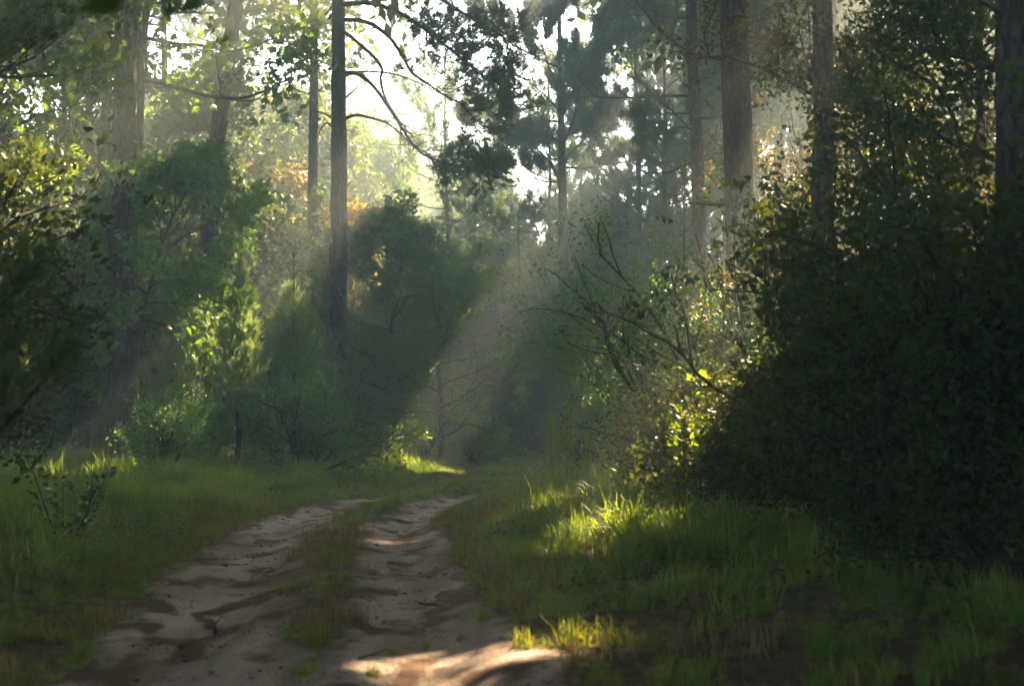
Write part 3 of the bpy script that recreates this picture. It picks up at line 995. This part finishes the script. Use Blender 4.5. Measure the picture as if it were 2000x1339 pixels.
SAPL[1].place(P(1290, 600, 50)[0], 50, 2, .8, 'bushy pine sapling behind the soft green sapling', 'pine sapling')
for i, (px, Y, s) in enumerate([(120, 42, 1.0), (-50, 36, 1.0), (270, 46, 1.0), (420, 44, 1.1), (-430, 24, .9), (540, 52, 1.1), (330, 54, 1.1), (20, 44, 1.1), (760, 52, .9), (200, 56, 1.1)]):
    put(DBUSH, px, Y, 'dark shrub in the deep shade of the left hand wood', 'shrub', s * 1.15, 'dark shrubs under the left hand wood')
for px, Y, s in [(100, 40, .95), (400, 50, .95), (10, 50, 1.0), (250, 58, 1.0), (600, 60, 1.0), (-120, 34, .9), (700, 66, 1.0)]:
    put(BROADS, px, Y, 'shaded broadleaf tree inside the left hand wood', 'tree', s, 'shaded trees inside the left hand wood')

bsh = [shrub(431, 1.0, 1.7, 1500, .24, 'shrub', stems=12), shrub(432, .9, 1.3, 1100, .22, 'shrub', stems=11)]
bsh[0].place(P(598, 905, 33)[0], 33, 0, 1.12, 'rounded green shrub at the foot of the sunlit young pine', 'shrub')
bsh[1].place(P(315, 900, 30)[0], 30, 1, .95, 'low leafy shrub at the foot of the furrowed pine', 'shrub')
bsh[1].place(P(820, 880, 44)[0], 44, 2, 1.3, 'pale shrub behind the sunlit grass at the bend', 'shrub')
bsh[0].place(P(760, 880, 45)[0], 45, 3, 1.0, 'shrub left of the pale shrub at the bend', 'shrub')
bsh[1].place(P(925, 880, 46)[0], 46, 4, .75, 'small pointed shrub alone by the end of the track', 'shrub')
bsh[0].place(P(410, 880, 36)[0], 36, 5, .8, 'shaded shrub between the furrowed pine and the rounded shrub', 'shrub')
bsh[0].place(P(1180, 870, 40)[0], 40, 1, 1.25, 'pale green shrub behind the feathery weeds', 'shrub')
bsh[1].place(P(1240, 880, 36)[0], 36, 2, 1.2, 'shrub between the pale green shrub and the thicket', 'shrub')
gl = shrub(433, .55, .9, 420, .2, 'glossy', stems=8)
gl.place(P(1165, 900, 30)[0], 30, 2, 1.0, 'small glossy leaved shrub behind the glowing feathery weed', 'shrub')

hang.place(-8.7, 22, 2.6, .76, 'dark leaved sweetgum overhanging from beyond the upper left edge', 'tree')
# near left plants
weedp = [weed(441, 1.3, 150, .085, 'glossy', stems=5), weed(442, .6, 70, .09, 'shrub', stems=4), weed(443, .45, 46, .08, 'glossy', stems=3)]
q = G(125, 1075); weedp[0].place(q[0], q[1], 0, 1.15, 'tall climbing weed with glossy leaves at the left edge', 'plant')
q = G(265, 1065); weedp[1].place(q[0], q[1], 0, .8, 'small seedling in the grass right of the tall climbing weed', 'plant')
q = G(410, 965); weedp[1].place(q[0], q[1], 1, 1.0, 'pale green leafy plant at the top of the left verge', 'plant')
q = G(545, 975); weedp[2].place(q[0], q[1], 1, 1.0, 'dark red green seedling at the edge of the left verge', 'plant')
q = G(150, 1035); weedp[0].place(q[0], q[1] + .5, 2, .9, 'second glossy climbing weed behind the tall one', 'plant')

# feathery weeds
fen = [fennel(451, 1.75, .26), fennel(452, 1.5, .2, 320), fennel(453, 1.0, .2, 900, stems=6)]
q = G(1078, 965); fen[0].place(q[0], q[1], 0, .92, 'tall feathery weed, left of three behind the glowing one', 'weed')
q = G(1110, 975); fen[0].place(q[0], q[1], 2, 1.0, 'tallest feathery weed, the middle of three on the right verge', 'weed')
q = G(1145, 970); fen[1].place(q[0], q[1], 1, .75, 'shorter feathery weed, right of three on the right verge', 'weed')
q = G(1208, 990); fen[2].place(q[0], q[1], 1, 1.0, 'glowing yellow green feathery weed in a patch of sun', 'weed')
q = G(1245, 985); fen[2].place(q[0], q[1], 3, .42, 'low feathery weed right of the glowing one', 'weed')
q = G(758, 925); fen[2].place(q[0], q[1], 4, .6, 'small feathery weed lit at the bend of the track', 'weed')

# ------------------------------------------------------------------ right thicket
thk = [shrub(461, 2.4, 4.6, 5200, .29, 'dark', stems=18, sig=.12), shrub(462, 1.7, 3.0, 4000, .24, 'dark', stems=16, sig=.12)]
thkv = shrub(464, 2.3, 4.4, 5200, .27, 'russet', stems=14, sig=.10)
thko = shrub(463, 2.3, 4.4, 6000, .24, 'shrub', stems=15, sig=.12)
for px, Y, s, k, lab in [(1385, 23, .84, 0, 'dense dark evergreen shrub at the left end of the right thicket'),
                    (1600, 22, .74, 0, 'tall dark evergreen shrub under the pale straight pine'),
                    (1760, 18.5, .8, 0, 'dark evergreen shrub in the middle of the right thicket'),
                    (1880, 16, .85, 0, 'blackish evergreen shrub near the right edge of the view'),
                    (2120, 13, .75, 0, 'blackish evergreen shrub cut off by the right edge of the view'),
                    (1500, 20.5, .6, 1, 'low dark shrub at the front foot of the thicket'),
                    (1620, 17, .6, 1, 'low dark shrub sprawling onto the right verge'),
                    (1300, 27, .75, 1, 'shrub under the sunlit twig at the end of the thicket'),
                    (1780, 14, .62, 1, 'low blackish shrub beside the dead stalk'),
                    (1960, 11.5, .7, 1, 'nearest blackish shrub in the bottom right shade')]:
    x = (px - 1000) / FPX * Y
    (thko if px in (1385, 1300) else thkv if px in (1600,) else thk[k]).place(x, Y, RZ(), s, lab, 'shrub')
rt = [broadleaf(471, 9.5, .13, 1.6, 3.2, 4800, .27, 'dark', spray=6, depth=3, nlimb=17, sig=.22),
      broadleaf(472, 11.5, .15, 3.5, 3.8, 4800, .29, 'olive', spray=6, depth=3, nlimb=16, sig=.24)]
for px, Y, s, k, lab in [(1530, 26, .58, 0, 'dark holly like tree rising behind the left end of the thicket'),
                    (1700, 22, .82, 0, 'dark holly like tree rising in the middle of the thicket'),
                    (1880, 18, .95, 0, 'black crowned tree rising at the right of the thicket'),
                    (2050, 16, 1.0, 0, 'black crowned tree half outside the right edge'),
                    (1590, 32, .80, 1, 'warm brown green tree right of the massive pine'),
                    (1780, 28, .85, 1, 'warm brown green tree filling the upper right'),
                    (1950, 22, 1.0, 1, 'warm brown green tree in the upper right corner')]:
    rt[k].place((px - 1000) / FPX * Y, Y, RZ(), s, lab, 'tree')
thk[1].place(P(1440, 800, 20.5)[0], 20.5, 1.0, .72, 'small dark evergreen shrub beside the golden twig', 'shrub')
# thicket branch catching the sun, built as a separate sapling

gs = weed(482, 1.55, 230, .11, 'fennel', kind='sapling', stems=6)
gs.place(P(1318, 790, 19)[0], 19, 0, 1.5, 'golden sunlit branch of the thicket built as a sapling', 'sapling')

# near left pine boughs, out of focus: a pine standing just outside the left edge
np_ = pine(491, 13, .17, 1.3, 3.3, dens=3.6, tuft=.28, wd=.03, nn=14, sides=12, sub=1.3, woodmat=M['bark'], gapf=.6)
np_.place(-3.9, 7.0, 1.0, .72, 'near dark pine whose blurred boughs hang in from the left edge', 'pine tree', gaps=True)
np_.place(-7.6, 15.5, 3.0, .95, 'second near pine behind the blurred boughs', 'pine tree')

for x_, y_, s_ in [(5.9, 5.0, .95), (7.6, 8.5, 1.1), (5.2, 1.0, 1.0), (8.5, 12.5, 1.1), (-5.8, 4.0, 1.0), (-5.0, 0.5, 1.0), (-7.5, 10.5, 1.0), (-9, 16, 1.1)]:  # off-frame shrubs added to block light and darken the view's edges
    thk[0].place(x_, y_, RZ(), s_, 'out of view shrub added beside the viewpoint to darken the edges', 'shrub', 'added shade shrubs beside the viewpoint')

# dead stalk and fern on the right
q = G(1808, 1085)
tb = Tubes(); pts, _ = curve_pts([0, 0, 0], [0, 0, 1], .62, 6, 0, .04, np.random.default_rng(1)); tb.add(pts, np.linspace(.008, .005, 7), 5)
st = empty('dead_stalk', (q[0], q[1], gz(q[0], q[1]))); tag(st, 'thin dry grey stalk with a seed head standing in the right shade', 'stalk')
obj('stem', tb.mesh('stem', M['drygrass']), st)
tb2 = Tubes(); tb2.add(np.array([[pts[-1][0], pts[-1][1], .60], [pts[-1][0], pts[-1][1], .63], [pts[-1][0], pts[-1][1], .66], [pts[-1][0], pts[-1][1], .68]]), [.004, .016, .014, .003], 7)
obj('seed_head', tb2.mesh('seed_head', M['drygrass']), st)
fern = weed(492, .75, 160, .16, 'shrub', kind='fern', stems=9)
q = G(1700, 1100); fern.place(q[0], q[1], 0, 1.1, 'arching fern like plant in the shade of the right verge', 'fern')

# ------------------------------------------------------------------ grass
def gn_scatter(name, pts, scl, rotz, tilt, which, tmpls, mat, rndv):
    """one mass object: points and a few tuft shapes in one mesh, the tufts instanced on the points by nodes"""
    V = [pts]; F = []; pid = [np.full(len(pts), -1.)]
    n = len(pts)
    vr = [rndv]
    for k, (tv, tf) in enumerate(tmpls):
        V.append(tv); F.append(tf + n); n += len(tv)
        pid.append(np.full(len(tv), float(k)))
        vr.append(np.zeros(len(tv)))
    V = np.concatenate(V); F = np.concatenate(F)
    m = mesh_from(name, V, F, mat)
    def at(nm, a, typ='FLOAT'):
        x = m.attributes.new(nm, typ, 'POINT'); x.data.foreach_set('value', np.asarray(a, dtype=np.float32))
    pad = len(V) - len(pts)
    at('pid', np.concatenate(pid)); at('scl', np.concatenate([scl, np.ones(pad)])); at('rz', np.concatenate([rotz, np.zeros(pad)]))
    at('tilt', np.concatenate([tilt, np.zeros(pad)])); at('which', np.concatenate([which, np.full(pad, -1.)])); at('rnd', np.concatenate(vr))
    o = obj(name, m)
    ng = bpy.data.node_groups.new(name, 'GeometryNodeTree')
    ng.interface.new_socket('Geometry', in_out='INPUT', socket_type='NodeSocketGeometry')
    ng.interface.new_socket('Geometry', in_out='OUTPUT', socket_type='NodeSocketGeometry')
    N = ng.nodes; L = ng.links
    gi = N.new('NodeGroupInput'); go = N.new('NodeGroupOutput')
    def attr(nm):
        a = N.new('GeometryNodeInputNamedAttribute'); a.data_type = 'FLOAT'; a.inputs['Name'].default_value = nm
        return a.outputs['Attribute']
    def cmp(src, val):
        c = N.new('FunctionNodeCompare'); c.data_type = 'FLOAT'; c.operation = 'EQUAL'
        L.new(src, c.inputs[0]); c.inputs[1].default_value = val; c.inputs['Epsilon'].default_value = .1
        return c.outputs[0]
    sep = N.new('GeometryNodeSeparateGeometry'); sep.domain = 'POINT'
    L.new(gi.outputs[0], sep.inputs[0]); L.new(cmp(attr('pid'), -1), sep.inputs['Selection'])
    cx = N.new('ShaderNodeCombineXYZ'); L.new(attr('tilt'), cx.inputs[0]); L.new(attr('rz'), cx.inputs[2])
    join = N.new('GeometryNodeJoinGeometry')
    for k in range(len(tmpls)):
        s2 = N.new('GeometryNodeSeparateGeometry'); s2.domain = 'POINT'
        L.new(gi.outputs[0], s2.inputs[0]); L.new(cmp(attr('pid'), k), s2.inputs['Selection'])
        io = N.new('GeometryNodeInstanceOnPoints')
        L.new(sep.outputs[0], io.inputs['Points']); L.new(cmp(attr('which'), k), io.inputs['Selection'])
        L.new(s2.outputs[0], io.inputs['Instance']); L.new(cx.outputs[0], io.inputs['Rotation']); L.new(attr('scl'), io.inputs['Scale'])
        L.new(io.outputs[0], join.inputs[0])
    L.new(join.outputs[0], go.inputs[0])
    md = o.modifiers.new('scatter', 'NODES'); md.node_group = ng
    return o


# grass shader reads the per tuft random value from the instancer
def grass_field(n, seed):
    r = np.random.default_rng(seed)
    # dense near, sparser far
    y = 6.5 + 62 * r.random(n) ** 1.35
    x = (r.random(n) - .5) * 2 * (.42 * y + 1.5)
    return x, y, r


x, y, r = grass_field(120000, 5)
sm = sandmask(x, y)
mid = (lx(y) + rx(y)) / 2
off = np.abs(x - mid)
dens = np.clip(1 - sm * 1.25, 0.012, 1) * np.where(sm > .1, .55, 1)
median = off < .62
patch = fbm(x * 1.1, y * 1.1)
dens = np.where(median & (y < 24), dens * smooth(.42, .60, patch) * .8, dens)
dens = np.where((off < 3.3) & (y < 12.5) & ~median, dens * smooth(.40, .55, patch), dens)
edge = np.minimum(np.abs(x - lx(y)), np.abs(x - rx(y)))
dens *= np.where(off > 7.5 + 2.5 * fbm(x * .5, y * .5), .35, 1)
dens *= np.where((y < 17) & (x > .6 - .06 * (y - 10)), smooth(.36, .56, fbm(x * 1.3 + 31, y * 1.3)) * .75 + .06, 1)
keep = r.random(len(x)) < dens
x, y, off, patch, sm = x[keep], y[keep], off[keep], patch[keep], sm[keep]
n = len(x)
patch2 = fbm(x * 2.1 + 70, y * 1.6)
hgt = .07 + .19 * smooth(1.2, 3.2, off) * (.2 + 2.6 * smooth(.36, .72, patch2))
hgt = hgt * (.42 + .58 * smooth(9, 20, y))
hgt = hgt * (.6 + .9 * r.random(n) ** 1.5) * np.where(y > 30, 1.15, 1)
hgt = np.where((off < .8), hgt * 1.2, hgt)
z = height(x, y)
tm = [t_blades(24, 70 + i, 1.0, .022, 1.5, .45) for i in range(4)] + [t_blades(14, 80 + i, 1.35, .014, .8, .3) for i in range(2)]
g = gn_scatter('grass', np.stack([x, y, z], 1), np.clip(hgt, .06, .6), r.random(n) * 6.28, r.normal(0, .12, n), (r.random(n) ** 1.0 * 6).astype(int).astype(float), tm, M['field_grass'], np.clip(r.normal(.35, .25, n) + (patch - .45) * 1.6, 0, 1))
tag(g, 'soft green grass on both verges and the centre strip', 'grass', kind='stuff')
# dry brown grass along the edges of the ruts and at the near right
x, y, r = grass_field(50000, 6)
y = 7 + 30 * r.random(len(y)); x = (r.random(len(y)) - .5) * 10 - .6
sm = sandmask(x, y); mid = (lx(y) + rx(y)) / 2; off = np.abs(x - mid); patch = fbm(x * .9 + 50, y * .9)
keep = (r.random(len(x)) < (1 - sm) * smooth(.44, .54, patch) * smooth(4.2, 1.6, off) * .32) & (y < 24)
x, y = x[keep], y[keep]; n = len(x)
tmd = [t_blades(12, 90 + i, 1.0, .014, .9, .4) for i in range(3)]
g = gn_scatter('dry_grass', np.stack([x, y, height(x, y)], 1), .07 + .24 * r.random(n) ** 1.6, r.random(n) * 6.28, r.normal(0, .25, n), (r.random(n) * 3).astype(int).astype(float), tmd, M['field_drygrass'], r.random(n))
tag(g, 'dry brown grass along the edges of the ruts', 'dry grass', kind='stuff')
# bent straw and seed stalks standing above the grass
r = np.random.default_rng(61)
y = 8 + 34 * r.random(9000) ** 1.2; x = (r.random(9000) - .5) * 2 * (.4 * y + 1)
off = np.abs(x - (lx(y) + rx(y)) / 2)
keep = (r.random(9000) < smooth(.44, .62, fbm(x * .8 + 11, y * .8)) * .45) & (off > 1.5)
x, y = x[keep], y[keep]; n = len(x)
tms = []
for i in range(3):
    bv, bf = t_blades(5, 130 + i, 1.0, .006, 1.2, .12)
    rr = np.random.default_rng(140 + i)
    tv_, tf_ = t_tuft(7, 150 + i, .02, .3)
    heads = [bv[5 * k + 4] for k in range(5)]
    V = [bv]; F = [bf]; m_ = len(bv)
    for h in heads:
        V.append(tv_ * .12 + h - [0, 0, .05]); F.append(tf_ + m_); m_ += len(tv_)
    tms.append((np.concatenate(V), np.concatenate(F)))
g = gn_scatter('straw_stalks', np.stack([x, y, height(x, y)], 1), .25 + .35 * r.random(n), r.random(n) * 6.28, r.normal(0, .2, n), (r.random(n) * 3).astype(int).astype(float), tms, M['field_drygrass'], r.random(n))
tag(g, 'thin straw coloured seed stalks standing above the verge grass', 'grass stalks', kind='stuff')
# broad leaved ground cover among the grass
x, y, r = grass_field(26000, 7)
off = np.abs(x - (lx(y) + rx(y)) / 2); patch = fbm(x * .6 + 20, y * .6)
keep = (off > 1.7) & (r.random(len(x)) < (smooth(.42, .6, patch) * .7 + .1 * (off > 4)) * (.35 + .65 * smooth(8, 15, y)))
x, y = x[keep], y[keep]; n = len(x)
tmw = []
for i in range(3):
    rr = np.random.default_rng(95 + i); lv, lf = t_leaf(.6)
    ps = np.stack([rr.normal(0, .25, 12), rr.normal(0, .25, 12), .1 + .9 * rr.random(12)], 1)
    V = scatter((lv, lf), ps, rr.normal(0, .7, (12, 3)) + [0, 0, .4], .22 * (.6 + .6 * rr.random(12)), rr)
    tmw.append((V.reshape(-1, 3), (lf[None] + (np.arange(12) * 5)[:, None, None]).reshape(-1, 3)))
g = gn_scatter('ground_cover', np.stack([x, y, height(x, y)], 1), (.14 + .2 * r.random(n)) * (.55 + .45 * smooth(9, 18, y)), r.random(n) * 6.28, r.normal(0, .1, n), (r.random(n) * 3).astype(int).astype(float), tmw, M['field_shrub'], r.random(n))
tag(g, 'low leafy weeds growing through the verge grass', 'weeds', kind='stuff')
# fallen leaves, needles and clods on the track and forest floor
r = np.random.default_rng(9)
y = 7 + 40 * r.random(22000) ** 1.3; x = (r.random(22000) - .5) * (6 + .3 * y) - 1.2
pt = fbm(x * 1.6 + 7, y * 2.4); keep = r.random(len(x)) < smooth(.42, .62, pt) * (1 - .35 * sandmask(x, y))
x, y = x[keep], y[keep]; n = len(x)
tml = []
for i in range(3):
    rr = np.random.default_rng(120 + i); lv, lf = t_leaf(.5)
    ps = np.stack([rr.normal(0, .5, 8), rr.normal(0, .5, 8), .05 + .05 * rr.random(8)], 1)
    V = scatter((lv, lf), ps, rr.normal(0, 1, (8, 3)) * [1, 1, .25], .32 * (.5 + .8 * rr.random(8)), rr)
    tml.append((V.reshape(-1, 3), (lf[None] + (np.arange(8) * 5)[:, None, None]).reshape(-1, 3)))
g = gn_scatter('leaf_litter', np.stack([x, y, height(x, y) + .004], 1), .03 + .08 * r.random(n) ** 2, r.random(n) * 6.28, np.zeros(n), (r.random(n) * 3).astype(int).astype(float), tml, M['field_litter'], r.random(n))
tag(g, 'brown fallen leaves and needles scattered over the track', 'leaf litter', kind='stuff')

# countable grass clumps on the track
def clump(seed, n, h, wd=.014, mat='grass', lean=.8, base=.1):
    tv, tf = t_blades(n, seed, h, wd, lean, base)
    return mesh_from('blades', tv, tf, M[mat], {'rnd': ('FACE', np.repeat(np.random.default_rng(seed).random(n), 3))})
CL = [clump(500 + i, 70, .3, .006, base=.09) for i in range(3)]
for i, (px, py, s, lab) in enumerate([(612, 1262, 1.05, 'bright green grass clump alone on the near centre strip'),
        (590, 1318, .6, 'low grass clump below the bright one at the bottom of the track'),
        (560, 1160, .75, 'grass clump on the left side of the centre strip'),
        (625, 1150, .6, 'short tawny grass clump right of the centre strip clump'),
        (570, 1095, .9, 'grass clump halfway up the centre strip'),
        (635, 1090, .8, 'dark grass clump beside the halfway one'),
        (690, 1035, .8, 'yellow sunlit grass clump where the ruts divide'),
        (730, 1320, .45, 'small sunlit tuft on the orange sand'),
        (830, 1265, .4, 'tiny sunlit tuft near the middle of the orange sand'),
        (900, 1250, .45, 'sunlit tuft at the right of the orange sand'),
        (770, 1275, .35, 'tiny tuft left of the middle of the orange sand'),
        (945, 1210, .7, 'grass clump at the right edge of the right rut'),
        (1020, 1262, .8, 'grass clump at the left end of the sunlit near verge'),
        (1120, 1262, 1.1, 'dense grass clump in the sunlit near verge'),
        (1200, 1260, 1.1, 'tawny tipped grass clump at the right of the sunlit near verge'),
        (1260, 1275, .8, 'last grass clump right of the tawny tipped one')]):
    q = G(px, py)
    o = empty('grass_clump', (q[0], q[1], gz(q[0], q[1]) - .01), i * 1.3, s)
    tag(o, lab, 'grass clump', 'grass clumps on the track')
    c = obj('blades', CL[i % 3], o)
    c['kind'] = 'stuff'
# fallen twigs
for i, (px, py, L_, lab) in enumerate([(520, 1120, .5, 'thin fallen twig lying across the left rut'), (820, 1180, .4, 'short fallen twig in the right rut'),
        (420, 1240, .7, 'forked fallen twig near the bottom of the left rut'), (700, 1290, .35, 'small fallen twig by the low grass clump'),
        (880, 1075, .5, 'fallen twig at the right edge of the right rut'), (1330, 1120, .8, 'fallen branch lying in the shaded right verge')]):
    q = G(px, py); tb = Tubes(); r_ = np.random.default_rng(600 + i)
    a_ = r_.random() * 6.28
    pts, de = curve_pts([0, 0, .012], [math.cos(a_), .5 * math.sin(a_), 0], L_, 6, 0, .3, r_)
    pts[:, 2] = .012
    tb.add(pts, np.linspace(.011, .004, 7), 6, .2, i)
    for k in (2, 4):
        p2, _ = curve_pts(pts[k], de + r_.normal(0, .7, 3) * [1, 1, .1], L_ * .35, 3, 0, .3, r_); p2[:, 2] = np.clip(p2[:, 2], .01, .05)
        tb.add(p2, np.linspace(.006, .003, 4), 5)
    o = obj('fallen_twig', tb.mesh('fallen_twig', M['twig'])); o.location = (q[0], q[1], gz(q[0], q[1]) + .003)
    tag(o, lab, 'twig')
# clods
def clod(seed, s):
    import bmesh
    bm = bmesh.new(); bmesh.ops.create_icosphere(bm, subdivisions=2, radius=1)
    r = np.random.default_rng(seed)
    for v in bm.verts:
        k = 1 + .25 * (vnoise(np.array([v.co.x * 2 + seed]), np.array([v.co.y * 2 + v.co.z * 3]))[0] - .5) * 2
        v.co = Vector((v.co.x * k * s, v.co.y * k * s * .8, v.co.z * k * s * .5))
    m = bpy.data.meshes.new('clod'); bm.to_mesh(m); bm.free(); m.materials.append(M['clod']); return m
mc, nn_, ll_, oo_ = new_mat('dark_clod')
pb = nn_.new('ShaderNodeBsdfPrincipled'); tn = nn_.new('ShaderNodeTexNoise'); tn.inputs['Scale'].default_value = 60
cr = nn_.new('ShaderNodeValToRGB'); cr.color_ramp.elements[0].color = (.03, .02, .015, 1); cr.color_ramp.elements[1].color = (.10, .07, .05, 1)
ll_.new(tn.outputs['Fac'], cr.inputs[0]); ll_.new(cr.outputs[0], pb.inputs['Base Color']); pb.inputs['Roughness'].default_value = .95; ll_.new(pb.outputs[0], oo_.inputs[0])
M['clod'] = mc
cm = [clod(3, .03), clod(8, .022), clod(12, .04)]
random.seed(77)
for i, (px, py) in enumerate([(552, 1014), (563, 1018), (780, 1016), (747, 1002), (640, 1004), (600, 1000), (735, 1065), (820, 1120), (840, 1128), (870, 1122), (790, 1160), (440, 1105), (500, 1060), (330, 1165), (700, 1210), (830, 1070)]):
    q = G(px, py)
    o = obj('dirt_clod', cm[i % 3]); o.location = (q[0], q[1], gz(q[0], q[1]) + .006); o.rotation_euler = (0, 0, RZ())
    tag(o, 'small dark clod of earth lying on the sandy rut', 'clod', 'clods of earth on the ruts')

# ------------------------------------------------------------------ haze
hm, hn, hl, ho = new_mat('haze_air')
pv = hn.new('ShaderNodeVolumePrincipled')
pv.inputs['Color'].default_value = (.74, .89, 1.0, 1)
pv.inputs['Density'].default_value = HAZE
pv.inputs['Anisotropy'].default_value = .5
hl.new(pv.outputs[0], ho.inputs['Volume'])
hx, hy0, hy1, hz0, hz1 = 195, -65, 235, -2, 41
V = [(sx, sy, sz) for sx in (-hx, hx) for sy in (hy0, hy1) for sz in (hz0, hz1)]
F = [(0, 1, 3, 2), (4, 6, 7, 5), (0, 4, 5, 1), (2, 3, 7, 6), (0, 2, 6, 4), (1, 5, 7, 3)]
hz = obj('haze', mesh_from('haze', V, F, hm))
tag(hz, 'thin pale morning haze filling the whole wood', 'haze', kind='stuff')
